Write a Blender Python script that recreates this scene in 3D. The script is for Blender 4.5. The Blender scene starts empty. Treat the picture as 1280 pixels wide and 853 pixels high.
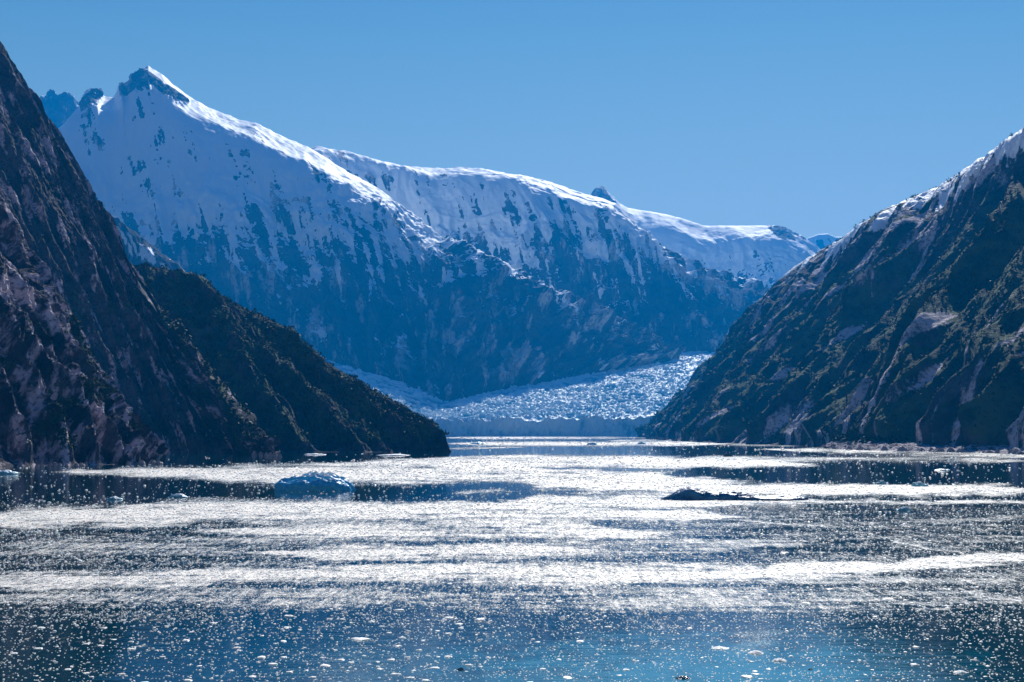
import bpy, math, random
import numpy as np

random.seed(7)
RNG = np.random.default_rng(11)
scene = bpy.context.scene
COL = scene.collection
F = 2000.0          # focal length in photo pixels (1280 wide)
HC = 25.0           # deck height of the camera above the water
HY = 540.0          # horizon row

SUN_EL, SUN_AZ = 37.0, 11.0     # degrees; azimuth to the right of straight ahead


# ------------------------------------------------------------------ helpers
def W(px, py, D):
    px, py, D = np.asarray(px, float), np.asarray(py, float), np.asarray(D, float)
    return np.stack([(px - 640) / F * D, D, HC + (HY - py) / F * D], -1)


def wd(py):
    return F * HC / (np.asarray(py, float) - HY)


def tag(o, label=None, cat=None, group=None, kind=None):
    if label: o['label'] = label
    if cat: o['category'] = cat
    if group: o['group'] = group
    if kind: o['kind'] = kind
    return o


def mesh_np(name, V, Q, mat=None, attrs=None, smooth=True, parent=None, tris=None):
    me = bpy.data.meshes.new(name)
    V = np.ascontiguousarray(V, np.float32)
    Q = np.asarray(Q, np.int32).reshape(-1, 4) if Q is not None else np.zeros((0, 4), np.int32)
    T = np.asarray(tris, np.int32).reshape(-1, 3) if tris is not None else np.zeros((0, 3), np.int32)
    me.vertices.add(len(V))
    me.vertices.foreach_set('co', V.ravel())
    me.loops.add(Q.size + T.size)
    me.loops.foreach_set('vertex_index', np.concatenate([Q.ravel(), T.ravel()]))
    me.polygons.add(len(Q) + len(T))
    st = np.concatenate([np.arange(len(Q)) * 4, Q.size + np.arange(len(T)) * 3]).astype(np.int32)
    me.polygons.foreach_set('loop_start', st)
    me.polygons.foreach_set('use_smooth', np.full(len(st), smooth, bool))
    me.update(calc_edges=True)
    me.validate()
    for k, a in (attrs or {}).items():
        at = me.attributes.new(k, 'FLOAT', 'POINT')
        at.data.foreach_set('value', np.ascontiguousarray(a, np.float32).ravel())
    if mat: me.materials.append(mat)
    o = bpy.data.objects.new(name, me)
    COL.objects.link(o)
    if parent: o.parent = parent
    return o


def grid_quads(nv, nu):
    i = np.arange(nv * nu).reshape(nv, nu)
    return np.stack([i[:-1, :-1], i[:-1, 1:], i[1:, 1:], i[1:, :-1]], -1).reshape(-1, 4)


_ang = np.random.default_rng(5).random(4096) * 2 * np.pi
_gx, _gy = np.cos(_ang), np.sin(_ang)
_perm = np.random.default_rng(6).permutation(4096)


def perlin(x, y, seed=0):
    x = x + seed * 17.31; y = y + seed * 9.73
    xi = np.floor(x).astype(np.int64); yi = np.floor(y).astype(np.int64)
    xf = x - xi; yf = y - yi
    u = xf * xf * xf * (xf * (xf * 6 - 15) + 10); v = yf * yf * yf * (yf * (yf * 6 - 15) + 10)

    def g(a, b, dx, dy):
        h = _perm[(_perm[a & 4095] + b) & 4095]
        return _gx[h] * dx + _gy[h] * dy
    n0 = g(xi, yi, xf, yf) * (1 - u) + g(xi + 1, yi, xf - 1, yf) * u
    n1 = g(xi, yi + 1, xf, yf - 1) * (1 - u) + g(xi + 1, yi + 1, xf - 1, yf - 1) * u
    return (n0 * (1 - v) + n1 * v) * 1.5


def fbm(x, y, oct=5, seed=0, gain=0.5, lac=2.03):
    s = 0; a = 1.0; n = 0
    for k in range(oct):
        s = s + a * perlin(x, y, seed + k * 3.1); n += a
        x, y = x * lac, y * lac; a *= gain
    return s / n


def ridged(x, y, oct=5, seed=0, gain=0.5, lac=2.07):
    s = 0; a = 1.0; n = 0; w = 1.0
    for k in range(oct):
        r = 1 - np.abs(perlin(x, y, seed + k * 2.7)); r = r * r * w
        s = s + a * r; n += a; w = np.clip(r * 1.6, 0, 1)
        x, y = x * lac, y * lac; a *= gain
    return s / n


def sst(a, b, x):
    t = np.clip((x - a) / (b - a), 0, 1)
    return t * t * (3 - 2 * t)


def smooth1(a, w):
    if w < 2: return a
    k = np.hanning(w + 2)[1:-1]; k /= k.sum()
    p = np.pad(a, (w, w), mode='edge')
    return np.convolve(p, k, mode='same')[w:-w]


# ------------------------------------------------------------------ materials
class NT:
    def __init__(s, name):
        s.m = bpy.data.materials.new(name); s.m.use_nodes = True
        s.t = s.m.node_tree; s.n = s.t.nodes
        s.bsdf = s.n.get('Principled BSDF'); s.out = s.n.get('Material Output')

    def node(s, typ, **kw):
        n = s.n.new(typ)
        for k, v in kw.items(): setattr(n, k, v)
        return n

    def link(s, a, b): s.t.links.new(a, b)

    def val(s, v, sock):
        if hasattr(v, 'is_output'): s.link(v, sock)
        else: sock.default_value = v

    def math(s, op, a, b=0.0, c=None, clamp=False):
        n = s.node('ShaderNodeMath', operation=op, use_clamp=clamp)
        s.val(a, n.inputs[0]); s.val(b, n.inputs[1])
        if c is not None: s.val(c, n.inputs[2])
        return n.outputs[0]

    def ramp(s, x, a, b, lo=0.0, hi=1.0):
        n = s.node('ShaderNodeMapRange', interpolation_type='SMOOTHSTEP')
        s.val(x, n.inputs[0]); n.inputs[1].default_value = a; n.inputs[2].default_value = b
        n.inputs[3].default_value = lo; n.inputs[4].default_value = hi
        return n.outputs[0]

    def attr(s, name):
        return s.node('ShaderNodeAttribute', attribute_name=name).outputs['Fac']

    def coord(s, scale=(1, 1, 1), rot=(0, 0, 0)):
        tc = s.node('ShaderNodeTexCoord'); mp = s.node('ShaderNodeMapping')
        mp.inputs['Scale'].default_value = scale; mp.inputs['Rotation'].default_value = rot
        s.link(tc.outputs['Object'], mp.inputs['Vector'])
        return mp.outputs[0]

    def noise(s, vec, scale, detail=4, rough=0.55, dist=0.0):
        n = s.node('ShaderNodeTexNoise')
        n.inputs['Scale'].default_value = scale; n.inputs['Detail'].default_value = detail
        n.inputs['Roughness'].default_value = rough; n.inputs['Distortion'].default_value = dist
        s.link(vec, n.inputs['Vector'])
        return n.outputs['Fac']

    def mix(s, f, a, b):
        n = s.node('ShaderNodeMix', data_type='RGBA')
        s.val(f, n.inputs[0])
        for v, i in ((a, 6), (b, 7)):
            if hasattr(v, 'is_output'): s.link(v, n.inputs[i])
            else: n.inputs[i].default_value = (*v, 1)
        return n.outputs[2]

    def bump(s, h, strength, dist):
        n = s.node('ShaderNodeBump')
        n.inputs['Strength'].default_value = strength; n.inputs['Distance'].default_value = dist
        s.link(h, n.inputs['Height'])
        return n.outputs[0]


def terrain_mat(name, dark, mid, pale, snow=(0.83, 0.89, 0.94), veg=((0.016, 0.040, 0.018), (0.058, 0.098, 0.040)), sc=1.0, bump=1.0):
    t = NT(name)
    c = t.coord()
    n1 = t.noise(c, 0.012 * sc, 6, 0.62)
    n2 = t.noise(c, 0.09 * sc, 5, 0.6)
    n3 = t.noise(t.coord((1, 1, 0.35)), 0.06 * sc, 8, 0.74, 0.4)
    col = t.mix(t.ramp(n1, 0.35, 0.65), dark, mid)
    pal = t.math('ADD', t.attr('pale'), t.math('MULTIPLY', t.math('SUBTRACT', n3, 0.5), 1.1))
    col = t.mix(t.ramp(pal, 0.38, 0.70), col, pale)
    col = t.mix(t.ramp(n2, 0.48, 0.66, 0, 0.75), col, dark)
    vf = t.math('ADD', t.attr('veg'), t.math('MULTIPLY', t.math('SUBTRACT', n2, 0.5), 1.2))
    vcol = t.mix(t.ramp(n1, 0.4, 0.6), veg[0], veg[1])
    col = t.mix(t.ramp(vf, 0.42, 0.6), col, vcol)
    sf = t.math('ADD', t.attr('snow'), t.math('ADD', t.math('MULTIPLY', t.math('SUBTRACT', n2, 0.5), 0.45), t.math('MULTIPLY', t.math('SUBTRACT', n3, 0.5), 0.5)))
    sfac = t.ramp(sf, 0.46, 0.54)
    col = t.mix(sfac, col, snow)
    t.link(col, t.bsdf.inputs['Base Color'])
    t.link(t.ramp(sfac, 0, 1, 0.85, 0.6), t.bsdf.inputs['Roughness'])
    t.bsdf.inputs['Specular IOR Level'].default_value = 0.06
    hgt = t.math('MULTIPLY', t.math('ADD', n2, t.math('MULTIPLY', n3, 0.7)), t.ramp(sfac, 0, 1, 1.0, 0.12))
    t.link(t.bump(hgt, 1.0, 5.0 * bump / sc), t.bsdf.inputs['Normal'])
    return t.m


M_CLIFF = terrain_mat('dark_cliff_rock', (0.012, 0.014, 0.020), (0.080, 0.076, 0.090), (0.60, 0.51, 0.55), sc=2.2, bump=0.9)
M_RIGHT = terrain_mat('mossy_slab_rock', (0.014, 0.016, 0.020), (0.080, 0.080, 0.094), (0.60, 0.54, 0.57), sc=1.6, bump=1.0)
M_SNOW = terrain_mat('alpine_rock_and_snow', (0.014, 0.018, 0.028), (0.09, 0.09, 0.10), (0.52, 0.46, 0.46), sc=0.5, bump=0.8)


def ice_mat(name, base, rough=0.35, sss=0.0, radius=(0.3, 0.5, 0.7), bump=0.0, bscale=1.0, tint=None):
    t = NT(name)
    b = t.bsdf
    c = t.coord()
    n = t.noise(c, bscale, 5, 0.6)
    t.link(t.mix(t.ramp(n, 0.35, 0.7), base, tint or base), b.inputs['Base Color'])
    b.inputs['Roughness'].default_value = rough
    b.inputs['IOR'].default_value = 1.31
    if sss:
        b.inputs['Subsurface Weight'].default_value = sss
        b.inputs['Subsurface Radius'].default_value = radius
        b.inputs['Subsurface Scale'].default_value = 1.0
    if bump:
        t.link(t.bump(n, 1.0, bump), b.inputs['Normal'])
    return t.m



def berg_mat(name, deep, light, cap, lo=0.55, hi=0.9):
    # clear blue ice, sunlit white painted into the colour of the upper surfaces
    t = NT(name); b = t.bsdf; c = t.coord()
    n = t.noise(c, 0.5, 5, 0.6); n2 = t.noise(c, 1.7, 4, 0.65)
    col = t.mix(t.ramp(n, 0.3, 0.7), deep, light)
    lit_top = t.math('ADD', t.attr('lit_top'), t.math('MULTIPLY', t.math('SUBTRACT', n2, 0.5), 0.7))
    col = t.mix(t.ramp(lit_top, lo, hi), col, cap)
    t.link(col, b.inputs['Base Color'])
    b.inputs['Roughness'].default_value = 0.32; b.inputs['IOR'].default_value = 1.31
    t.link(t.bump(t.math('ADD', n, t.math('MULTIPLY', n2, 0.5)), 1.0, 0.35), b.inputs['Normal'])
    return t.m


def glacier_mat():
    # white weathered serac tops, clear blue ice down in the crevasses and on fresh faces
    t = NT('crevassed_glacier_ice'); b = t.bsdf; c = t.coord()
    n = t.noise(c, 0.06, 5, 0.65); n2 = t.noise(c, 0.016, 4, 0.6)
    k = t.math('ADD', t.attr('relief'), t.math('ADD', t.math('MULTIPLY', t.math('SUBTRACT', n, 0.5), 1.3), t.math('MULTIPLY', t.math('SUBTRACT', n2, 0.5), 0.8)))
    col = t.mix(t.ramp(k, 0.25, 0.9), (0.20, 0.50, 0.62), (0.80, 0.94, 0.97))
    t.link(col, b.inputs['Base Color']); b.inputs['Roughness'].default_value = 0.5; b.inputs['IOR'].default_value = 1.31
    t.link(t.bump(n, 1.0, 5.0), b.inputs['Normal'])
    return t.m


M_GLACIER = glacier_mat()
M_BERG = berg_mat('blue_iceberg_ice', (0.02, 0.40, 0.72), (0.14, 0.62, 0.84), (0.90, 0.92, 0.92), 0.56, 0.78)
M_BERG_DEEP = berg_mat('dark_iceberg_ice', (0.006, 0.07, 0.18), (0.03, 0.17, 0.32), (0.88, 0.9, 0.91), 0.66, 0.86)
M_BERG_SNOW = berg_mat('pale_iceberg_ice', (0.30, 0.48, 0.58), (0.62, 0.72, 0.78), (0.88, 0.9, 0.9), 0.25, 0.6)
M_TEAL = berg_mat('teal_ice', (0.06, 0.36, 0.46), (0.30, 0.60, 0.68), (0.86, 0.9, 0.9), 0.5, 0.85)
M_DARKICE = ice_mat('clear_dark_ice', (0.03, 0.06, 0.08), 0.15, 0, bump=0.1, bscale=2.0, tint=(0.10, 0.17, 0.2))
M_CHIP = ice_mat('white_brash_ice', (0.96, 0.92, 0.84), 0.5, 0.6, (0.35, 0.45, 0.5))


def rock_mat():
    t = NT('pale_shore_boulder'); c = t.coord()
    n = t.noise(c, 0.6, 6, 0.65)
    t.link(t.mix(t.ramp(n, 0.35, 0.65), (0.16, 0.13, 0.13), (0.48, 0.40, 0.40)), t.bsdf.inputs['Base Color'])
    t.bsdf.inputs['Roughness'].default_value = 0.6
    t.link(t.bump(n, 1.0, 0.3), t.bsdf.inputs['Normal'])
    return t.m


M_ROCK = rock_mat()


def leaf_mat():
    t = NT('shrub_leaves'); c = t.coord()
    n = t.noise(c, 0.08, 4, 0.6)
    t.link(t.mix(t.ramp(n, 0.35, 0.65), (0.012, 0.026, 0.010), (0.035, 0.055, 0.020)), t.bsdf.inputs['Base Color'])
    t.bsdf.inputs['Roughness'].default_value = 0.7; t.bsdf.inputs['Specular IOR Level'].default_value = 0.1
    return t.m


M_LEAF = leaf_mat()
tb = NT('conifer_bark'); tb.bsdf.inputs['Base Color'].default_value = (0.05, 0.04, 0.03, 1)
tb.link(tb.bump(tb.noise(tb.coord((1, 1, 0.2)), 6, 4), 1.0, 0.05), tb.bsdf.inputs['Normal'])
M_BARK = tb.m


# ------------------------------------------------------------------ terrain lofts
def loft(name, ctrl, prof, nu, nv, shape, mat, nb=36, flat=False, back=0.75, foot_sink=12.0, usm=0.05, soft=40, label=None, cat='mountain', dsm=0.05):
    """ctrl: rows of (crest px, py, D, foot px, py, D or None); prof: (height fraction, depth fraction) from crest to foot."""
    cu = np.array([c[:3] for c in ctrl], float)
    fu = np.array([[c[3], c[4], c[5] if c[5] else wd(c[4])] for c in ctrl], float)
    seg = np.hypot(np.diff(cu[:, 0]), np.diff(cu[:, 1])) + 0.6 * np.hypot(np.diff(fu[:, 0]), np.diff(fu[:, 1]))
    s = np.concatenate([[0], np.cumsum(seg)]); s /= s[-1]
    u = np.linspace(0, 1, nu)
    cr = np.stack([np.interp(u, s, cu[:, k]) for k in range(3)], -1)
    cr[:, 2] = smooth1(cr[:, 2], int(nu * dsm))
    ft = np.stack([np.interp(u, s, fu[:, k]) for k in range(3)], -1)
    C3 = W(cr[:, 0], cr[:, 1], cr[:, 2]); F3 = W(ft[:, 0], ft[:, 1], ft[:, 2])
    F3 = np.stack([smooth1(F3[:, k], int(nu * usm)) for k in range(3)], -1)
    Cs = np.stack([smooth1(C3[:, k], int(nu * usm)) for k in range(3)], -1)
    v = np.linspace(0, 1, nv)                    # 0 foot .. 1 crest
    pf = np.array(prof, float)
    # profile: height drop fraction as a function of depth fraction
    q = np.linspace(0, 1, 400); hz = np.interp(q, pf[:, 1], pf[:, 0])
    hz = smooth1(hz, soft); hz = (hz - hz[0]) / (hz[-1] - hz[0])
    arc = np.concatenate([[0], np.cumsum(np.hypot(np.diff(q), 1.3 * np.diff(hz)))]); arc /= arc[-1]
    qd = np.interp(1 - v, arc, q); qh = np.interp(1 - v, arc, hz)
    fine = sst(0.35, 1.0, v)[:, None, None]      # crest detail fades down the face
    CC = Cs[None] * (1 - fine) + C3[None] * fine
    P = np.empty((nv, nu, 3))
    for k in range(2):
        P[..., k] = CC[..., k] * (1 - qd[:, None]) + F3[None, :, k] * qd[:, None]
    P[..., 2] = CC[..., 2] * (1 - qh[:, None]) + F3[None, :, 2] * qh[:, None]
    # metric coordinates on the face
    ds = np.linalg.norm(np.diff((C3 + F3) / 2, axis=0), axis=1)
    S = np.broadcast_to(np.concatenate([[0], np.cumsum(ds)])[None], (nv, nu))
    dt = np.linalg.norm(np.diff(P, axis=0), axis=2)
    T = np.concatenate([np.zeros((1, nu)), np.cumsum(dt, 0)], 0)
    Tm = np.broadcast_to(T.mean(1)[:, None], T.shape) * 0.5 + T * 0.5
    du = np.gradient(P, axis=1); dv = np.gradient(P, axis=0)
    N = np.cross(du, dv); N /= np.linalg.norm(N, axis=2, keepdims=True) + 1e-9
    N[N[..., 2] < 0] *= -1
    N[..., :] = N
    disp = shape['disp'](S, Tm, v[:, None] + 0 * S, P)
    P0 = P.copy()
    P = P + N * disp[..., None]
    # slope for snow / vegetation
    du = np.gradient(P, axis=1); dv = np.gradient(P, axis=0)
    N2 = np.cross(du, dv); N2 /= np.linalg.norm(N2, axis=2, keepdims=True) + 1e-9
    N2[N2[..., 2] < 0] *= -1
    at = shape['attr'](S, Tm, v[:, None] + 0 * S, P, N2, disp)
    # sunk foot row and the far side
    low = P[:1].copy(); low[..., 2] -= foot_sink; low[..., 1] -= 2
    k = np.linspace(0, 1, nb + 1)[1:]
    cz = P[-1, :, 2]
    B = np.empty((nb, nu, 3))
    for i, kk in enumerate(k):
        d = kk * np.maximum(cz, 60) / back
        B[i, :, 0] = P[-1, :, 0] * (1 + d / P[-1, :, 1]); B[i, :, 1] = P[-1, :, 1] + d
        B[i, :, 2] = cz - kk * (cz + 10)
    sn = fbm(B[..., 0] / 150, B[..., 1] / 150, 4, 3)
    B[..., 2] += sn * 30 * np.minimum(k * 4, 1)[:, None]
    ALL = np.concatenate([low, P, B], 0)
    n = ALL.shape[0]
    A = {}
    for kname, a in at.items():
        A[kname] = np.concatenate([a[:1], a, np.repeat(a[-1:], nb, 0)], 0)
    o = mesh_np(name, ALL.reshape(-1, 3), grid_quads(n, nu), mat, A, smooth=not flat)
    tag(o, label, cat, kind='structure')
    return dict(obj=o, P=P, N=N2, at=at)


def edge(v, a=0.06, b=0.0):
    """displacement fades at the waterline (a) and a little at the crest (b)"""
    return sst(0, a, v) * (1 - b * sst(0.82, 1.0, v))


# --- left: near cliff
def d_near(S, T, v, P):
    a = S + 0.25 * T
    warp = fbm(S / 90, T / 120, 3, 9) * 30
    big = ridged((a + warp) / 75, T / 330, 4, 1) - 0.5
    med = ridged((a + warp) / 24, T / 80 + a / 200, 5, 2) - 0.5
    fine = fbm(S / 7, T / 12, 5, 3)
    led = ridged(a / 9, T / 44, 4, 4) - 0.5
    return (big * 32 + med * 7 + led * 2.6) * edge(v, 0.025, 0.75) + fine * 2.6 * sst(0, .03, v)


def a_near(S, T, v, P, N, d):
    z = P[..., 2]
    n = fbm(S / 26, T / 60, 4, 22); n2 = fbm(S / 70, T / 90, 3, 23)
    pale = 0.46 + 0.9 * n
    veg = 0.10 + 1.0 * n2 + 0.25 * sst(0.5, 0.8, N[..., 2]) - sst(90, 190, z) * 0.4 - sst(14, 3, z) * 0.8
    return dict(pale=pale, veg=veg, snow=np.zeros_like(z))


NEAR = loft('near_cliff', [
    (-760, -520, 2150, -420, 590, None), (-300, -165, 1850, -70, 585.2, None), (-100, 108, 1740, 50, 582.4, None),
    (0, 243, 1680, 108, 581.3, None), (20, 285, 1655, 120, 581.1, None), (44, 330, 1625, 134, 580.9, None), (71, 374, 1590, 150, 580.6, None),
    (105, 446, 1525, 170, 580.2, None), (136, 497, 1475, 184, 579.8, None), (170, 535, 1410, 195, 579.2, None), (205, 574, 1330, 207, 578, None)],
    [(0, 0), (0.5, 0.5), (1, 1)], 520, 420, dict(disp=d_near, attr=a_near), M_CLIFF, flat=True, soft=14,
    label='near rocky cliff with pinkish broken slabs rising from the water at the left edge', cat='cliff')


# --- left: tall cliff
def d_tall(S, T, v, P):
    a = S + 0.12 * T
    warp = fbm(S / 150, T / 200, 3, 5) * 40
    big = ridged((a + warp) / 150, T / 700, 3, 6) - 0.5
    med = ridged((a + warp) / 38, T / 190, 5, 7) - 0.5
    fine = fbm(S / 5, T / 11, 5, 8) + 0.9 * fbm(S / 14, T / 40, 4, 12)
    amp = 0.55 + 0.45 * sst(0.25, 0.75, v)
    return ((big + .05) * 28 + med * 7 * amp) * edge(v, 0.025, 0.1) + fine * 2.4 * sst(0, .03, v)


def a_tall(S, T, v, P, N, d):
    z = P[..., 2]
    n = fbm(S / 30, T / 90, 4, 32); n2 = fbm(S / 60, T / 60, 3, 33)
    pale = 0.30 + 0.9 * n
    veg = 0.12 + 0.9 * n2 + 0.25 * sst(0.5, 0.8, N[..., 2]) - sst(12, 3, z) * 0.8 - 0.25 * sst(150, 300, z) + 0.4 * sst(0.85, 0.98, v) * sst(260, 120, z)
    return dict(pale=pale, veg=veg, snow=np.zeros_like(z))


TALL = loft('tall_cliff', [
    (-520, -560, 2900, -150, 568, None), (0, 57, 2450, 190, 566.5, None), (25, 97, 2420, 203, 566.4, None), (50, 140, 2380, 215, 566.3, None),
    (62, 156, 2360, 222, 566.3, None), (80, 190, 2330, 230, 566.3, None), (100, 225, 2300, 240, 566.3, None), (130, 268, 2260, 255, 566.3, None), (160, 325, 2180, 270, 566.3, None),
    (175, 345, 2150, 280, 566.4, None), (205, 395, 2080, 295, 566.6, None), (235, 435, 2000, 308, 567, None), (262, 470, 1940, 318, 567.4, None),
    (290, 505, 1870, 328, 568.2, None), (315, 540, 1780, 337, 569.2, None), (345, 568, 1675, 347, 570.5, None)],
    [(0, 0), (0.5, 0.5), (1, 1)], 520, 460, dict(disp=d_tall, attr=a_tall), M_CLIFF, flat=True, soft=1,
    label='tallest dark cliff on the left running up out of the frame behind the near cliff', cat='cliff')


# --- left: forested headland
def d_head(S, T, v, P):
    a = S + 0.1 * T
    warp = fbm(S / 130, T / 130, 3, 41) * 40
    big = ridged((a + warp) / 170, T / 420, 3, 42) - 0.5
    med = ridged((a + warp) / 45, T / 110, 5, 43) - 0.5
    fine = fbm(S / 10, T / 12, 5, 44)
    return (big * 34 + med * 11) * edge(v, 0.03, 0.7) + fine * 2.8 * sst(0, .03, v)


def a_head(S, T, v, P, N, d):
    z = P[..., 2]
    n = fbm(S / 30, T / 60, 4, 45); n2 = fbm(S / 70, T / 50, 4, 46)
    pale = 0.02 + 0.7 * n
    veg = 0.50 + 0.8 * n2 + 0.3 * sst(0.45, 0.8, N[..., 2]) - sst(16, 5, z) * 0.8
    return dict(pale=pale, veg=veg, snow=np.zeros_like(z))


HEAD = loft('headland', [
    (60, 345, 2950, 200, 565, None), (150, 333, 2800, 300, 565, None), (175, 336, 2700, 330, 565, None), (215, 342, 2640, 360, 565, None), (238, 350, 2600, 375, 565.1, None), (260, 365, 2560, 390, 565.2, None),
    (300, 388, 2480, 415, 565.3, None), (335, 405, 2430, 433, 565.3, None), (361, 424, 2380, 450, 565.4, None), (420, 458, 2280, 482, 565.4, None), (480, 494, 2180, 515, 565.4, None),
    (530, 528, 2090, 542, 565.3, None), (552, 550, 2030, 555, 565.3, None), (565, 563.5, 1985, 566, 565.2, None)],
    [(0, 0), (0.06, 0.16), (0.5, 0.52), (1, 1)], 480, 340, dict(disp=d_head, attr=a_head), M_CLIFF, flat=True,
    label='dark green scrub covered headland sloping down to a point in front of the glacier', cat='headland')


# --- right mountain
def d_right(S, T, v, P):
    warp = fbm(S / 400, T / 300, 3, 51) * 110
    a = S + warp
    big = ridged(a / 330, T / 1400, 3, 52) - 0.5
    led = ridged(T / 46 + a / 110, a / 90, 4, 59) - 0.5
    med = ridged((a + 0.12 * T) / 95, T / 620, 4, 53) - 0.5
    fine = ridged((a + 0.12 * T) / 34, T / 230, 4, 54) - 0.5
    f2 = fbm(S / 11, T / 34, 5, 55, 0.6)
    return (big * 85 * (1 - sst(.7, 1, v)) + med * 30 + fine * 8 + led * 2) * edge(v, 0.025, 0.85) + f2 * 2.6 * sst(0, 0.03, v)


def a_right(S, T, v, P, N, d):
    z = P[..., 2]
    n = ridged((S + 0.12 * T) / 120, T / 620, 4, 56) - 0.62; n2 = fbm(S / 150, T / 120, 5, 57)
    pale = 0.14 + 2.5 * n + 0.15 * sst(0.5, 0.9, N[..., 2])
    veg = 0.54 + 0.8 * n2 + 0.3 * sst(0.5, 0.8, N[..., 2]) - sst(12, 3, z) * 0.8 - 0.35 * sst(350, 520, z) - 1.9 * np.clip(n, 0, 1)
    snow = -0.66 + 0.75 * sst(360, 620, z) + 0.9 * sst(0.66, 1.0, v) * sst(280, 440, z) + 1.3 * fbm(S / 45, T / 160, 5, 58)
    return dict(pale=pale, veg=veg, snow=snow)


RIGHT = loft('forested_mountain', [
    (1900, -180, 2150, 1560, 572, None), (1600, -50, 2500, 1280, 566.3, None), (1400, 78, 2950, 1060, 561.5, None), (1330, 128, 3150, 1030, 559.2, None), (1280, 168, 3300, 1003, 557.4, None), (1245, 195, 3480, 960, 556.4, None),
    (1200, 225, 3700, 920, 555.2, None), (1175, 236, 3850, 904, 554.5, None), (1150, 245, 4000, 890, 553.9, None), (1100, 270, 4350, 862, 552.5, None), (1060, 300, 4700, 847, 551.4, None), (1030, 315, 5000, 840, 550.6, None),
    (1000, 335, 5300, 833, 550, None), (970, 365, 5700, 826, 549.3, None), (930, 415, 6200, 818, 548.5, None), (900, 455, 6500, 812, 547.9, None), (870, 490, 6800, 807, 547.5, None),
    (830, 525, 7200, 802, 547, None), (800, 546, 7500, 797, 546.8, None)],
    [(0, 0), (0.05, 0.12), (0.5, 0.5), (1, 1)], 900, 420, dict(disp=d_right, attr=a_right), M_RIGHT, flat=True,
    label='steep dark mountain on the right with scrub, diagonal pale slabs and snow near its crest')


# --- snow mountains
def mk_snow(seed, amp, zs, rockpk=None, ledge=0.0, zr=(1250, 1750), pkamp=40, fall=1.0, crest_rock=0.0, sl=0.55, patches=1.0):
    def disp(S, T, v, P):
        warp = fbm(S / 900, T / 900, 3, seed) * 260
        a = S + warp + 0.15 * T
        z = P[..., 2]
        low = 1 - 0.8 * sst(zr[0], zr[1], z)
        e0 = sst(0, 0.04, v)
        big = ridged(a / 750, T / 2600, 3, seed + 1) - 0.5
        med = ridged(a / 220, T / 900, 4, seed + 2) - 0.5
        fine = fbm(S / 70, T / 110, 5, seed + 3)
        lg = (ridged(T / 210 + fbm(S / 300, T / 300, 3, seed + 14) * .8, S / 520, 4, seed + 15) - 0.5) * ledge * low
        d = (big * 190 * (0.35 + 0.65 * low) * (1 - .75 * sst(.85, 1, v)) + med * (130 - 50 * sst(700, 1100, z)) * low * (1 - .6 * sst(.8, 1, v)) + fine * 42 * low + lg) * amp * e0
        if rockpk is not None:
            pk = rockpk(P, S, T)
            d = d + pk * (ridged(S / 60, T / 80, 4, seed + 5) - 0.3) * pkamp
        return d

    def attr(S, T, v, P, N, d):
        z = P[..., 2]
        n = fbm((S + 0.25 * T) / 75, T / 420, 5, seed + 6, 0.6); n2 = fbm(S / 300, T / 170, 6, seed + 7, 0.6)
        snow = 0.5 + 1.25 * sst(zs[0], zs[1], z) - 0.75 + 1.15 * n * patches + 0.85 * n2 * patches + 0.75 * patches * (ridged((S + 0.25 * T) / 190, T / 1500, 3, seed + 11) - 0.55)
        snow = snow + 0.45 * (sst(sl - 0.12, sl + 0.12, N[..., 2]) - 0.5)
        snow = snow + 0.55 * np.clip(fbm(S / 55, T / 150, 4, seed + 13) - 0.12, 0, 1) * 2.2 * sst(150, 700, z)
        snow = snow + 0.42 * sst(0.86, 0.98, v) * sst(zs[0] * 0.9, zs[1], z)
        if rockpk is not None:
            pk = rockpk(P, S, T)
            snow = snow - 1.3 * sst(0.3, 0.7, pk + 0.35 * fbm(S / 50, T / 70, 4, seed + 8))
        pale = 0.30 + 1.0 * fbm(S / 80, T / 300, 5, seed + 9, .6) + 0.7 * fbm(S / 500, T / 500, 3, seed + 10)
        return dict(pale=pale, veg=np.full_like(z, -1), snow=snow)
    return dict(disp=disp, attr=attr)


def peak_rock(P, S, T):
    px = P[..., 0] / P[..., 1] * F + 640; py = HY - (P[..., 2] - HC) / P[..., 1] * F
    rim = np.interp(px, [140, 185, 240], [70, 83, 121])
    a = sst(146, 152, px) * sst(240, 234, px) * sst(3, 7, py - rim) * sst(8, 0, py - np.interp(px, [145, 158, 172, 190, 205, 238], [116, 116, 104, 102, 114, 125]))
    b = sst(16, 9, np.abs(px - 114 + 1.2 * (py - 122))) * sst(26, 15, py - 112)
    return np.clip(a + b, 0, 1)


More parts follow.
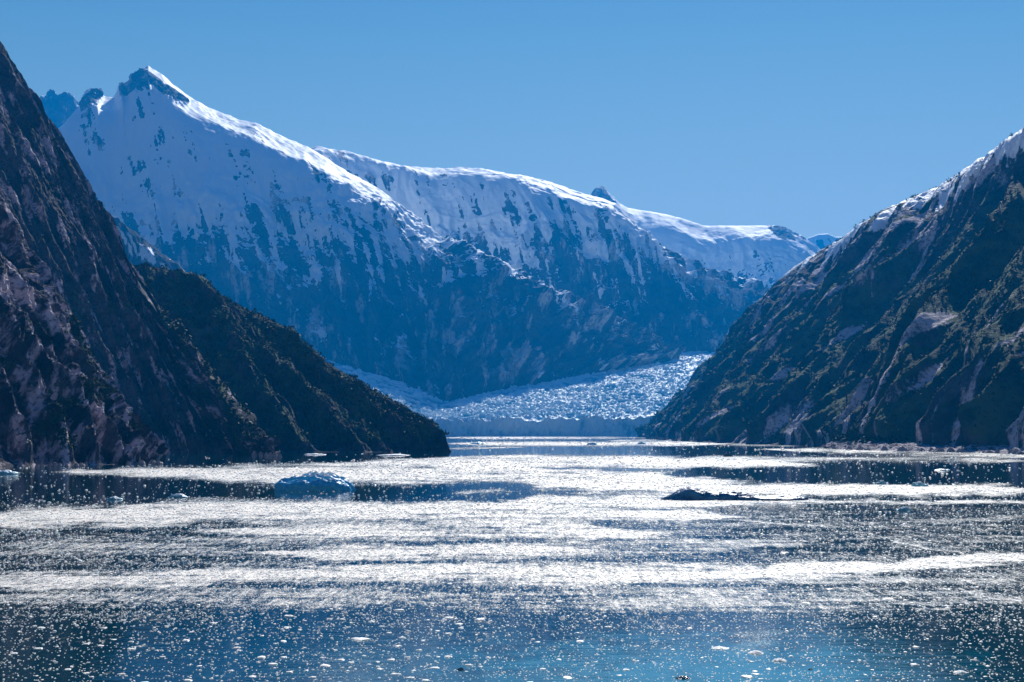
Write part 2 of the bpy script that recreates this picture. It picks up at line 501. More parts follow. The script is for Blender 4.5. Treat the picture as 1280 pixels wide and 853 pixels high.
MAIN = loft('snow_mountain', [
    (-260, 330, 11600, -240, 545, 9400), (40, 190, 11500, 40, 530, 9400), (75, 160, 11400, 75, 525, 9350), (98, 138, 11350, 95, 520, 9300), (112, 116, 11320, 105, 520, 9300), (124, 114, 11300, 120, 520, 9300), (130, 121, 11250, 130, 520, 9300), (142, 122, 11220, 142, 520, 9300),
    (150, 106, 11200, 150, 518, 9280), (157, 108, 11200, 156, 518, 9280), (165, 94, 11180, 165, 516, 9270), (185, 82, 11150, 185, 512, 9250), (205, 94, 11100, 205, 510, 9230), (222, 109, 11080, 222, 508, 9220), (238, 121, 11020, 238, 506, 9200), (270, 138, 10950, 270, 502, 9200), (300, 149, 10900, 300, 500, 9200),
    (320, 152, 10850, 320, 500, 9180), (345, 165, 10800, 345, 500, 9160), (384, 182, 10700, 384, 500, 9140), (420, 205, 10600, 420, 500, 9120), (469, 234, 10500, 469, 500, 9050), (510, 263, 10400, 505, 503, 8900), (546, 291, 10300, 540, 506, 8750), (581, 308, 10200, 560, 504, 8720),
    (641, 341, 10100, 610, 492, 8950), (687, 367, 10050, 650, 484, 9100), (748, 385, 10050, 715, 470, 9400), (800, 408, 10100, 775, 461, 9700), (830, 430, 10150, 825, 452, 10000), (850, 446, 10200, 850, 449, 10150)],
    [(0, 0), (0.09, 0.30), (0.16, 0.38), (0.5, 0.62), (1, 1)], 760, 520, mk_snow(100, 1.0, (330, 1750), peak_rock, ledge=22), M_SNOW,
    label='highest snow covered mountain with a rocky summit behind the left cliffs')

DOME = loft('snow_dome', [
    (250, 240, 12600, 250, 455, 11100), (395, 184, 12400, 395, 455, 11100), (420, 188, 12350, 420, 455, 11100), (440, 193, 12320, 440, 455, 11050), (470, 201, 12280, 470, 455, 11050), (500, 207, 12250, 500, 455, 11000), (545, 209, 12200, 545, 455, 11000), (600, 210, 12150, 600, 453, 10900), (640, 217, 12080, 640, 452, 10850),
    (690, 228, 12000, 690, 450, 10800), (735, 243, 11900, 730, 449, 10750), (770, 254, 11850, 760, 448, 10720), (800, 290, 11700, 790, 446, 10700), (830, 312, 11550, 815, 445, 10650), (870, 330, 11400, 850, 444, 10600), (920, 345, 11250, 890, 441, 10500), (978, 361, 11050, 940, 440, 10450), (1010, 385, 10950, 980, 440, 10400), (1060, 420, 10900, 1050, 442, 10400)],
    [(0, 0), (0.07, 0.32), (0.14, 0.41), (0.5, 0.64), (1, 1)], 700, 420, soft=70, shape= mk_snow(140, 0.9, (430, 1800), None, ledge=75, sl=0.6, patches=1.25), mat=M_SNOW,
    label='broad snow mountain with a smooth sunlit white dome ridge at the centre')


def nunatak(P, S, T):
    px = P[..., 0] / P[..., 1] * F + 640; py = HY - (P[..., 2] - HC) / P[..., 1] * F
    a = sst(22, 12, np.abs(px - 755)) * sst(262, 252, py)
    b = sst(26, 14, np.abs(px - 985 - (py - 290))) * sst(26, 10, py - 282)
    return np.clip(a + b, 0, 1)


FIELD = loft('icefield', [
    (600, 300, 16200, 600, 400, 14700), (700, 262, 16000, 700, 390, 14700), (737, 246, 15800, 740, 390, 14650), (743, 237, 15780, 745, 390, 14650), (752, 233, 15760, 752, 390, 14650), (762, 243, 15750, 762, 390, 14650), (774, 254, 15700, 774, 390, 14650), (785, 260, 15650, 785, 390, 14600),
    (820, 266, 15550, 820, 390, 14600), (850, 272, 15500, 850, 390, 14600), (880, 282, 15450, 880, 390, 14550), (920, 283, 15400, 920, 390, 14550), (950, 282, 15400, 950, 390, 14500), (978, 283, 15350, 978, 390, 14500), (990, 289, 15350, 990, 390, 14500), (1005, 297, 15300, 1005, 392, 14500), (1026, 311, 15250, 1026, 392, 14500), (1090, 345, 15200, 1090, 395, 14500)],
    [(0, 0), (0.22, 0.42), (0.36, 0.54), (0.6, 0.7), (1, 1)], 420, 200, soft=110, dsm=0.12, shape= mk_snow(180, 0.5, (900, 1800), nunatak, zr=(1500, 2000), pkamp=14, ledge=30, sl=0.35, patches=0.75), mat=M_SNOW,
    label='far snowfield with a small dark rock tooth, seen between the snow dome and right mountain')

FARPK = loft('far_peak', [
    (960, 310, 19500, 960, 400, 18300), (1000, 303, 19500, 1000, 400, 18300), (1012, 297, 19500, 1012, 400, 18300), (1024, 293, 19500, 1024, 400, 18300), (1035, 292, 19500, 1035, 400, 18300), (1044, 296, 19500, 1044, 400, 18300), (1054, 296, 19500, 1054, 400, 18300), (1075, 312, 19500, 1075, 400, 18300), (1130, 345, 19500, 1130, 400, 18300)],
    [(0, 0), (0.5, 0.5), (1, 1)], 160, 90, mk_snow(200, 0.6, (1500, 3400), None, sl=0.5), M_SNOW, nb=12,
    label='most distant small rocky peak just above the right mountain ridge')

JAG = loft('jagged_peaks', [
    (-20, 190, 14200, -20, 300, 13200), (20, 165, 14200, 20, 300, 13200), (44, 138, 14200, 44, 300, 13200), (52, 120, 14200, 52, 300, 13200), (57, 119, 14200, 57, 300, 13200), (62, 111, 14200, 62, 300, 13200), (68, 113, 14200, 68, 300, 13200), (72, 119, 14200, 72, 300, 13200), (80, 116, 14200, 80, 300, 13200), (88, 117, 14200, 88, 300, 13200), (97, 129, 14200, 97, 300, 13200), (106, 150, 14200, 106, 300, 13200), (150, 190, 14200, 150, 300, 13200)],
    [(0, 0), (0.5, 0.4), (1, 1)], 240, 160, mk_snow(220, 0.7, (2300, 3900), lambda P, S, T: 0.0 * S + 0.45, sl=0.55), M_SNOW, nb=12,
    label='distant jagged dark rock teeth left of the highest summit')


def a_spur(S, T, v, P, N, d):
    z = P[..., 2]
    n = fbm((S + 0.3 * T) / 60, T / 140, 5, 247)
    return dict(pale=0.35 + 0.6 * n, veg=np.full_like(z, -1), snow=0.12 + 0.75 * n + 0.3 * sst(0.6, 0.9, v) * sst(300, 900, z))


SPUR = loft('rock_spur', [
    (20, 195, 7000, 20, 520, 6300), (80, 222, 6900, 80, 520, 6250), (125, 254, 6800, 125, 520, 6200), (150, 272, 6700, 150, 520, 6200), (165, 286, 6650, 165, 520, 6150), (200, 315, 6550, 200, 520, 6100), (222, 330, 6500, 222, 520, 6100), (242, 348, 6450, 242, 520, 6100), (280, 380, 6400, 280, 520, 6050), (340, 430, 6350, 340, 525, 6050), (420, 490, 6300, 420, 535, 6050)],
    [(0, 0), (0.06, 0.16), (0.5, 0.5), (1, 1)], 300, 260, dict(disp=mk_snow(240, 0.35, (0, 1))['disp'], attr=a_spur), M_SNOW,
    label='lower grey rock spur with snow flecks between the tall cliff and highest snow mountain', cat='rock spur')


# ------------------------------------------------------------------ glacier
def build_glacier():
    nu, nf, ns = 620, 26, 230
    px = np.linspace(380, 1010, nu)
    top = np.interp(px, [380, 480, 540, 560, 600, 660, 720, 780, 830, 1010], [520, 522, 526, 526, 524.5, 524, 524.5, 523, 521, 515])
    foot = W(px, np.full(nu, 546.1), wd(546.1) + 0 * px)
    # the calving front bows in and out
    S = px * 4.2
    bow = fbm(S / 500, S * 0, 3, 300) * 60
    foot[:, 1] += bow
    rear = W(*[np.interp(px, [380, 450, 500, 530, 553, 575, 600, 700, 800, 850, 905, 1010], a) for a in (
        [380, 450, 500, 530, 553, 575, 600, 700, 800, 850, 905, 1010],
        [438, 464, 478, 488, 500, 494, 486, 464, 448, 440, 436, 432],
        [9150, 9000, 8960, 8950, 8950, 9050, 9250, 9750, 10250, 10550, 10700, 10750])])
    ftop = W(px, top, np.full(nu, wd(546.1) + 25)); ftop[:, 1] += bow
    v = np.linspace(0, 1, nf)[:, None, None]
    P1 = foot[None] * (1 - v) + ftop[None] * v
    w = np.linspace(0, 1, ns + 1)[1:, None, None]
    P2 = ftop[None] * (1 - w) + rear[None] * w
    P2[..., 2] += (np.sin(np.pi * w) * 22)[..., 0]
    # pillars of the front
    s1 = np.broadcast_to(S[None], (nf, nu)); z1 = P1[..., 2]
    pil = 0.6 * ridged(s1 / 110 + z1 / 300, z1 / 260, 4, 301) + 0.5 * ridged(s1 / 37 - z1 / 160, z1 / 120, 4, 311) - 0.55
    P1[..., 1] -= (pil * 34 + fbm(s1 / 16, z1 / 20, 3, 302) * 6) * sst(0, 0.15, v[..., 0] + 0 * s1)
    jag = (0.6 * ridged(S / 150 + 3, S * 0, 3, 312) + 0.4 * ridged(S / 70, S * 0, 5, 303, 0.6) - 0.45) * 52
    P1[..., 2] += jag[None] * v[..., 0] ** 2
    s2 = np.broadcast_to(S[None], (ns, nu)); t2 = P2[..., 1]
    flow = s2 - 0.55 * (t2 - 8300)
    cre = ridged(s2 / 120 + fbm(s2 / 200, t2 / 200, 2, 304), t2 / 75, 5, 305, 0.6) - 0.45
    ser = fbm(s2 / 24, t2 / 24, 4, 306)
    band = fbm(flow / 120, t2 / 1400, 4, 307)
    near = np.exp(-w[..., 0] * 30)
    P2[..., 2] += (cre * 26 + ser * 18 + band * 16) * sst(0, 0.03, w[..., 0]) * (1 - 0.3 * w[..., 0]) + jag[None] * near
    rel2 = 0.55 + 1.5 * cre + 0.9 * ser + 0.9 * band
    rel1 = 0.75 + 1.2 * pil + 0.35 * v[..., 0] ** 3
    P = np.concatenate([P1, P2], 0)
    low = P[:1].copy(); low[..., 2] -= 12
    P = np.concatenate([low, P], 0)
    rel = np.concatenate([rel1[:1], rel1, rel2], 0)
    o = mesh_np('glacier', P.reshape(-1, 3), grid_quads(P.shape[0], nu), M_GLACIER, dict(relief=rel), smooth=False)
    tag(o, 'crevassed pale blue glacier ending in an ice cliff at the head of the fjord', 'glacier', kind='structure')


build_glacier()

# ------------------------------------------------------------------ water and its ice bands
# streaks of brash: (x0, y0, x1, y1, half thickness, strength) in photo pixels, laid on the water plane
STREAKS = [
    (555, 547.5, 800, 547.5, 1.6, .9), (560, 555, 900, 555, 3.0, .8), (790, 551, 1000, 556, 3.5, .55), (560, 561, 640, 560, 1.5, .6), (980, 562, 1290, 570, 4, .6),
    (590, 572, 1000, 581, 5.5, .95), (860, 573, 1290, 576, 4, .55), (130, 590, 350, 592, 7, .95), (240, 593, 640, 593, 11, 1.0), (440, 582, 700, 590, 10, 1.0), (520, 575, 900, 582, 5, .9), (640, 600, 860, 603, 13, 1.0),
    (560, 618, 640, 616, 3, .5), (840, 612, 1300, 613, 7, .95), (640, 628, 920, 626, 9, .95), (900, 626, 1300, 628, 3.5, .65),
    (-20, 650, 260, 645, 14, .95), (120, 640, 700, 640, 13, 1.0), (540, 628, 760, 636, 5, .8), (300, 665, 720, 664, 12, .8), (360, 692, 720, 688, 9, .95), (620, 655, 760, 668, 17, .95), (640, 640, 900, 646, 8, .85),
    (870, 648, 1060, 660, 1.1, .7), (1060, 660, 1120, 674, 1.1, .7), (1110, 673, 1200, 694, 1.2, .7), (900, 642, 1300, 655, 10, .40), (1100, 670, 1300, 676, 10, .42), (640, 690, 960, 680, 14, .52),
    (-20, 686, 420, 680, 14, .52), (-20, 728, 300, 722, 13, .85), (200, 718, 620, 715, 12, 1.0), (540, 716, 820, 719, 14, 1.0), (760, 720, 960, 716, 13, 1.0), (940, 716, 1110, 708, 10, 1.0), (1090, 708, 1300, 696, 7, 1.0),
    (-20, 748, 560, 744, 15, .55), (500, 750, 1300, 747, 20, .52), (980, 726, 1300, 722, 10, .5), (200, 765, 1000, 765, 14, .22),
]


def coverage(px, py):
    wx = px + fbm(px / 160, py / 10, 3, 400) * 40
    wy = py + (fbm(px / 120, py / 14, 4, 401) * 5.0 + fbm(px / 26, py / 3.5, 4, 405) * 3.2) * np.clip((py - 546) / 60, 0.08, 1.1)
    c = np.zeros_like(px)
    for x0, y0, x1, y1, h, s in STREAKS:
        t = (wx - x0) / (x1 - x0)
        tc = np.clip(t, 0, 1)
        cy = y0 + (y1 - y0) * tc
        L = abs(x1 - x0)
        endd = np.maximum(np.maximum(-t, t - 1), 0) * L
        hh = h * (0.35 + 0.65 * sst(-0.02, 0.18, t) * sst(1.02, 0.82, t))
        d = np.sqrt(((wy - cy) / hh) ** 2 + (endd / (h * 6)) ** 2)
        c = np.maximum(c, s * (1 - sst(0.25, 1.75, d)))
    st = 0.6 * fbm(px / 90, py / 2.2, 4, 402) + 0.8 * fbm(px / 240, py / 6, 4, 403)
    st = st + 0.5 * fbm(px / 30, py / 3, 3, 406)
    c = c * np.clip(1 + 0.95 * st, 0, 1.3)
    base = 0.14 + 0.20 * sst(612, 650, py) * sst(810, 735, py)
    base = base * (1 - 0.62 * sst(632, 618, py)) * (1 - 0.85 * sst(585, 578, py) * sst(590, 520, px))
    return np.clip(np.maximum(c, base * (1 + st)), 0, 1)


def build_water():
    rows = np.concatenate([HY + 2.6 * np.linspace(0, 1, 10)[1:] ** 1.0 + 0.0, np.arange(543.2, 900, 0.9), np.array([930, 980, 1040])])
    rows = rows[rows > HY + 2.4]
    rows = rows[::-1]                                   # near to far
    cols = np.arange(-420, 1701, 4.0)
    PX, PY = np.meshgrid(cols, rows)
    D = wd(PY)
    V = np.stack([(PX - 640) / F * D, D, 0 * D], -1)
    cov = coverage(PX, PY)
    # a wind riffled patch and a teal patch of reflected sky painted into the colour
    wob = fbm(PX / 60, PY / 12, 4, 410)
    rif = np.clip(1.15 - np.hypot((PX - 945) / 60, (PY - 797) / 34) + 0.5 * wob, 0, 1)
    sky_teal = 0.8 * np.clip(1.15 - np.hypot((PX - 930) / 330, (PY - 845) / 62) + 0.45 * wob, 0, 1) + 0.42 * np.clip(1.1 - np.hypot((PX - 560) / 420, (PY - 830) / 60) + 0.5 * wob, 0, 1)
    nv, nu = PX.shape
    Q = grid_quads(nv, nu)
    Vf = V.reshape(-1, 3)
    extra = []
    n0 = len(Vf)
    i = lambda r, c: r * nu + c
    X0, X1, Y0, Y1 = -11000.0, 11000.0, -700.0, 21000.0
    ex = np.array([[X0, Y0, 0], [X1, Y0, 0], [X1, Y1, 0], [X0, Y1, 0], [X0, D[0, 0], 0], [X1, D[0, 0], 0], [X0, D[-1, 0], 0], [X1, D[-1, 0], 0]])
    nl, nr, fl, fr = i(0, 0), i(0, nu - 1), i(nv - 1, 0), i(nv - 1, nu - 1)
    a, b, c2, d2, e, f, g, h = range(n0, n0 + 8)
    QQ = [[e, nl, fl, g], [nr, f, h, fr], [g, fl, fr, d2], [fr, h, c2, d2], [a, b, nr, nl], [a, nl, e, e], [b, f, nr, nr]]
    quads = np.array([q for q in QQ if len(set(q)) == 4]); tr = np.array([[a, nl, e], [b, f, nr]])
    Vall = np.concatenate([Vf, ex]); ex8 = lambda q, f: np.concatenate([q.ravel(), np.full(8, f)])
    A = dict(brash=ex8(cov, 0.1), riffle=ex8(rif, 0), sky_teal=ex8(sky_teal, 0))
    t = NT('fjord_water')
    br = t.attr('brash')
    c = t.coord()
    # fine breakup of the brash film, streaks of slush and open leads
    na = t.noise(t.coord((4.0, 1.6, 1)), 1.0, 3, 0.7)
    nb = t.noise(t.coord((1.6, 0.25, 1)), 1.0, 3, 0.7)
    nc = t.noise(t.coord((0.6, 0.05, 1)), 1.0, 3, 0.7)
    n1 = t.math('MULTIPLY', t.math('ADD', na, t.math('ADD', nb, nc)), 0.3333)
    n3 = t.noise(c, 3.0, 3, 0.6)
    k = t.math('ADD', br, t.math('MULTIPLY', t.math('SUBTRACT', n1, 0.5), 4.2))
    slush = t.ramp(k, 0.40, 1.10, 0, 0.90)
    # open water
    w = t.bsdf
    t.link(t.mix(t.ramp(t.attr('sky_teal'), 0.0, 1.0), (0.0, 0.030, 0.042), (0.0, 0.18, 0.26)), w.inputs['Base Color'])
    w.inputs['IOR'].default_value = 1.333
    t.link(t.math('MAXIMUM', t.ramp(br, 0.08, 0.7, 0.02, 0.24), t.math('MULTIPLY', t.math('MULTIPLY', t.attr('riffle'), t.ramp(na, 0.42, 0.62)), 0.34)), w.inputs['Roughness'])
    wav = t.noise(t.coord((0.35, 1.0, 1)), 0.35, 4, 0.55)
    wav2 = t.noise(t.coord((0.5, 1.0, 1)), 2.2, 3, 0.6)
    bh = t.math('ADD', t.math('MULTIPLY', wav, 0.12), t.math('MULTIPLY', wav2, 0.025))
    t.link(t.bump(bh, 0.32, 1.0), w.inputs['Normal'])
    ice = t.node('ShaderNodeBsdfPrincipled')
    ice.inputs['Base Color'].default_value = (0.98, 0.91, 0.79, 1)
    ice.inputs['Roughness'].default_value = 0.6; ice.inputs['Specular IOR Level'].default_value = 0.6
    ice.inputs['IOR'].default_value = 1.31
    t.link(t.bump(t.math('ADD', n1, t.math('MULTIPLY', n3, 0.5)), 0.6, 0.25), ice.inputs['Normal'])
    mx = t.node('ShaderNodeMixShader')
    t.link(slush, mx.inputs[0]); t.link(w.outputs[0], mx.inputs[1]); t.link(ice.outputs[0], mx.inputs[2])
    t.link(mx.outputs[0], t.out.inputs['Surface'])
    o = mesh_np('water', Vall, np.concatenate([Q, quads]), t.m, A, tris=tr, smooth=False)
    tag(o, 'calm dark fjord water streaked with glittering bands of brash ice', 'water', kind='structure')


build_water()


# ------------------------------------------------------------------ floating ice
def chip_arrays(cx, cy, rx, ry, h, rng, n=6):
    """low angular lumps: ring at the waterline, shoulder ring, top vertex"""
    m = len(cx)
    th = (np.arange(n)[None] + rng.random((m, n)) * 0.7) / n * 2 * np.pi + rng.random((m, 1)) * 6
    r0 = 0.55 + 0.7 * rng.random((m, n)); r1 = r0 * (0.55 + 0.4 * rng.random((m, n)))
    ring0 = np.stack([cx[:, None] + rx[:, None] * r0 * np.cos(th), cy[:, None] + ry[:, None] * r0 * np.sin(th), -0.03 - 0.15 * np.repeat(h[:, None], n, 1)], -1)
    ring1 = np.stack([cx[:, None] + rx[:, None] * r1 * np.cos(th), cy[:, None] + ry[:, None] * r1 * np.sin(th), h[:, None] * (0.55 + 0.5 * rng.random((m, n)))], -1)
    top = np.stack([cx + rx * (rng.random(m) - .5) * .4, cy + ry * (rng.random(m) - .5) * .4, h * (0.9 + 0.3 * rng.random(m))], -1)[:, None]
    V = np.concatenate([ring0, ring1, top], 1)
    j = np.arange(n); j2 = (j + 1) % n
    q = np.stack([j, j2, j2 + n, j + n], -1)
    tr = np.stack([j + n, j2 + n, np.full(n, 2 * n)], -1)
    off = (np.arange(m) * (2 * n + 1))[:, None, None]
    return V.reshape(-1, 3), (q[None] + off).reshape(-1, 4), (tr[None] + off).reshape(-1, 3)


def hidden_by_land(px, py):
    """outline of the shores, in the photo's rows"""
    lim = np.interp(px, [-50, 0, 206, 210, 345, 350, 560, 566, 570, 795, 800, 830, 870, 1000, 1040, 1150, 1280, 1400], [584, 583.5, 579, 568, 571.5, 566.5, 566.5, 566, 546.8, 546.8, 547.5, 550.5, 554, 558.5, 562, 564, 567, 569])
    return py < lim + 0.4


def build_brash():
    M = 490000
    py = 546.6 + 330 * RNG.random(M) ** 1.15; px = -60 + 1400 * RNG.random(M)
    cov = coverage(px, py)
    far = sst(545, 600, py)
    p = 0.006 + 0.66 * cov ** 1.2
    p *= np.interp(py, [546, 600, 740, 790, 853, 900], [.9, .9, .9, .75, .6, .5])
    keep = (RNG.random(M) < p) & ~hidden_by_land(px, py)
    px, py = px[keep], py[keep]
    D = wd(py)
    k = D / F * 1.25                                   # size of one rendered pixel there
    size = np.clip(np.exp(RNG.normal(-0.15, 0.5, len(px))), 0.3, 2.4)
    r = np.maximum(0.10, k * 0.85 * size) * np.interp(py, [546, 620, 760, 853], [.8, .9, 1.0, .9])
    ry = r * (0.9 + 0.8 * RNG.random(len(px)))
    h = r * (0.25 + 0.4 * RNG.random(len(px)))
    V, Q, T = chip_arrays((px - 640) / F * D, D, r, ry, h, RNG)
    o = mesh_np('brash_ice', V, Q, M_CHIP, tris=T, smooth=False)
    tag(o, 'countless small white fragments of brash ice drifting in bands', 'brash ice', kind='stuff')


build_brash()


def build_floes():
    rng = np.random.default_rng(77)
    done = 0
    tries = 0
    pts = []
    while len(pts) < 300 and tries < 40000:
        tries += 1
        px = rng.uniform(-10, 1290); py = 660 + 200 * rng.random() ** 0.6
        if rng.random() < 0.3: px = rng.normal(420, 220); py = rng.uniform(770, 855)
        wpx = np.exp(rng.normal(1.85, 0.52))            # width in photo pixels
        wpx = min(wpx, 24) * np.interp(py, [660, 760, 853], [0.55, 0.85, 1.1])
        if any(abs(px - a) < (wpx + c) * 0.55 and abs(py - b) < 3.5 for a, b, c in pts): continue
        pts.append((px, py, wpx))
    for px, py, wpx in pts:
        D = float(wd(py)); r = wpx * D / F * 0.5
        n = 9
        V, Q, T = chip_arrays(np.zeros(1), np.zeros(1), np.array([r]), np.array([r * rng.uniform(.8, 1.5)]), np.array([r * rng.uniform(.10, .26)]), rng, n)
        o = mesh_np('ice_fragment', V, Q, M_CHIP, tris=T, smooth=False)
        o.location = ((px - 640) / F * D, D, 0)
        tag(o, 'small flat fragment of white ice floating on the open water', 'ice fragment', 'white ice fragments scattered over the water')


build_floes()


def berg_mesh(profile, w, d, hh, seed, nr=34, na=120, rough=0.10, sharp=5.0, lean=0.1):
    """lump of ice: profile gives relative height along x (-1..1)"""
    th = np.linspace(0, 2 * np.pi, na, endpoint=False)
    o1 = 1 + 0.16 * fbm(np.cos(th) * 1.3 + 5, np.sin(th) * 1.3 + 5, 4, seed)
    rr = np.linspace(0, 1, nr) ** 0.8
    R, TH = np.meshgrid(rr, th, indexing='ij')
    X = R * np.cos(TH) * o1[None]; Y = R * np.sin(TH) * o1[None]
    xs = np.linspace(-1.1, 1.1, len(profile))
    pr = np.interp(X, xs, profile)
    body = (1 - R ** sharp) ** 0.55
    n = fbm(X * 2.2, Y * 2.2, 5, seed + 1); rg = ridged(X * 2.0 + Y * .7, Y * 3.0, 4, seed + 2) - .5
    tilt = 1 + lean * Y
    Z = pr * body * tilt * (1 + rough * 2.2 * rg) + rough * n * body
    Z = np.where(Z > 0, Z, Z * 0.3)
    side = 1 + 0.10 * fbm(TH * 3, Z * 3, 3, seed + 3) * (R > 0.85)
    V = np.stack([X * side * w / 2, Y * side * d / 2, Z * hh - 0.12], -1)
    V[-1, :, 2] = -1.2
    V = V.reshape(-1, 3)
    i = np.arange(nr * na).reshape(nr, na)
    nx = np.roll(i, -1, 1)
    Q = np.stack([i[:-1], nx[:-1], nx[1:], i[1:]], -1).reshape(-1, 4)
    Q = Q[na:] if False else Q
    # the innermost ring is a point: collapse to a single vertex via tris
    T = np.stack([i[0, :1].repeat(na), nx[1], i[1]], -1)[:, [0, 2, 1]]
    Q = np.stack([i[1:-1], nx[1:-1], nx[2:], i[2:]], -1).reshape(-1, 4)[:, ::-1]
    return V, Q, T


def lit_top_attr(V, Q):  # upward and high faces take the painted sunlit white
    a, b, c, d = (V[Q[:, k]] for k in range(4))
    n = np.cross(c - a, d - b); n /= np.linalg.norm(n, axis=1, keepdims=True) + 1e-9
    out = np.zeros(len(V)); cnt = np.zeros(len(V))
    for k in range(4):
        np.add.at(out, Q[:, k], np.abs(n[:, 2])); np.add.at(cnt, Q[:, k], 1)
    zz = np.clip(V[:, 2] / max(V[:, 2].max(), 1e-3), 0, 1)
    return dict(lit_top=0.55 * out / np.maximum(cnt, 1) + 0.5 * zz ** 2)


def berg(name, px, py, wpx, hpx, profile, seed, mat, label, cat='iceberg', depth=0.6, group=None, rot=0.0, two_tone=False, **kw):
    D = float(wd(py)); w = wpx * D / F; hh = hpx * D / F
    V, Q, T = berg_mesh(profile, w, w * depth, hh, seed, **kw)
    o = mesh_np(name, V, Q, mat, lit_top_attr(V, Q), tris=T, smooth=False)
    o.location = ((px - 640) / F * (D + w * depth / 2), D + w * depth / 2, 0)
    o.rotation_euler = (0, 0, rot)
    tag(o, label, cat, group)
    return o


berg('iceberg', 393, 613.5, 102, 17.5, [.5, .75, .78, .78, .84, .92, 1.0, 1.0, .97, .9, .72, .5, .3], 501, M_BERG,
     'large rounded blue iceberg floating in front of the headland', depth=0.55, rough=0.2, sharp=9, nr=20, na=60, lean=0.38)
# the low berg is one dark hump and a white-topped slab that is part of it
D2 = float(wd(626.5))
root = bpy.data.objects.new('iceberg', None); COL.objects.link(root)
root.location = ((918 - 640) / F * (D2 + 12), D2 + 12, 0)
tag(root, 'long low iceberg, dark at one end and white at the other', 'iceberg')
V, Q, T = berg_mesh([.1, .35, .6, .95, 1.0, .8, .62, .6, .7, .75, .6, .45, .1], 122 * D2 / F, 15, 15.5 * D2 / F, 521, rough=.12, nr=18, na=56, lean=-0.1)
hump = mesh_np('ice_hump', V, Q, M_BERG_DEEP, lit_top_attr(V, Q), tris=T, smooth=False, parent=root); hump.location = (-33 * D2 / F, 0, 0)
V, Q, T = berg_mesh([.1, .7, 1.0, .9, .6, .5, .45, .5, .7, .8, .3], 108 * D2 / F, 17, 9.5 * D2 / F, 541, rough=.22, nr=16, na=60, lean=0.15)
slab = mesh_np('ice_slab', V, Q, M_BERG_DEEP, lit_top_attr(V, Q), tris=T, smooth=False, parent=root); slab.location = (40 * D2 / F, -1.5, 0.1)

SMALL = [
    (8, 593, 34, 5, M_TEAL, 'small pale blue iceberg by the near cliff at the left edge'),
    (222, 622.5, 26, 5, M_TEAL, 'low teal growler among the ice left of the blue iceberg'),
    (143, 625, 22, 4, M_TEAL, 'flat teal growler on the edge of the bright ice band under the near cliff'),
    (910, 571, 12, 4, M_DARKICE, 'small dark growler alone in the bright band below the right mountain foot'),
    (598, 555.5, 22, 3, M_BERG, 'flat blue growler just beyond the tip of the headland'),
    (1101, 606, 16, 5, M_TEAL, 'left one of two small teal growlers beyond the low iceberg'),
    (1150, 608.5, 22, 6, M_TEAL, 'right one of two small teal growlers beyond the low iceberg'),
    (1130, 639, 20, 5, M_TEAL, 'teal growler nearer than the low iceberg to its right'),
    (1178, 588, 22, 1.8, M_TEAL, 'long pale teal floe in dark water under the right mountain'),
    (740, 556.5, 14, 3, M_BERG, 'tiny blue growler in front of the glacier face'),
    (802, 555.5, 12, 3, M_BERG, 'tiny blue growler near the right end of the glacier face'),
    (492, 569.5, 44, 1.5, M_BERG_SNOW, 'long thin white floe below the middle of the headland shore'),
    (394, 568.6, 30, 1.5, M_BERG_SNOW, 'thin white floe beside the rocky foot of the tall cliff'),
    (853, 849.5, 26, 3.6, M_DARKICE, 'dark wet lump of clear ice at the bottom edge of the water'),
    (1013, 838, 10, 2.6, M_DARKICE, 'small dark wet lump of clear ice right of the sun glint'),
    (576, 838, 11, 3.4, M_DARKICE, 'small dark wet lump of clear ice at the bottom centre'),
    (900, 812, 28, 3.4, M_CHIP, 'flat white floe with a shaded front edge beside the sun glint'),
    (944, 818, 24, 4, M_CHIP, 'white floe inside the sun glint'),
    (975, 827, 20, 4, M_CHIP, 'smaller white floe just nearer than the sun glint'),
    (1200, 842, 22, 3.5, M_CHIP, 'broad white floe in dark water at the lower right'),
]
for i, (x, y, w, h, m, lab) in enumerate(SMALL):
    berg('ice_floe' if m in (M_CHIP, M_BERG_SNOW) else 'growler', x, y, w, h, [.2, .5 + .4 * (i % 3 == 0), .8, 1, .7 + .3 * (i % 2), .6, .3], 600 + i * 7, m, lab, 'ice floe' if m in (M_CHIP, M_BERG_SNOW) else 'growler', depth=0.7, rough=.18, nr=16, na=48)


# ------------------------------------------------------------------ shore boulders
def boulder(px, py, wpx, hpx, seed, label, group):
    D = float(wd(py)); w = wpx * D / F; hh = hpx * D / F
    V, Q, T = berg_mesh([.3, .7, 1.0, .9, .8, .4], w, w * 0.8, hh, seed, nr=14, na=40, rough=.2, sharp=3)
    o = mesh_np('boulder', V, Q, M_ROCK, tris=T, smooth=False)
    o.location = ((px - 640) / F * D, D + w * .2, 0)
    tag(o, label, 'boulder', group)


rb = np.random.default_rng(3)
for k, px in enumerate([25, 46, 52, 62, 68, 74, 83, 95, 101, 107, 122, 160, 176, 190, 198]):
    boulder(px, np.interp(px, [0, 206], [584.5, 579.5]) + rb.uniform(0, 1), rb.uniform(5, 13), rb.uniform(3, 6), 700 + k * 3, 'pale boulder at the waterline of the near cliff', 'boulders along the near cliff shore')
for k, px in enumerate([318, 326, 333, 338, 343, 349]):
    boulder(px, np.interp(px, [310, 350], [569, 571.5]), rb.uniform(5, 9), rb.uniform(3, 6), 760 + k * 3, 'pale boulder at the rocky foot of the tall cliff', 'boulders at the tall cliff foot')
for k in range(26):
    px = rb.uniform(1030, 1285)
    boulder(px, np.interp(px, [1000, 1040, 1150, 1280], [558.6, 562.3, 564.5, 567.5]), rb.uniform(5, 14), rb.uniform(2.5, 6), 800 + k * 3, 'pale boulder on the shore below the right mountain', 'boulders along the right shore')
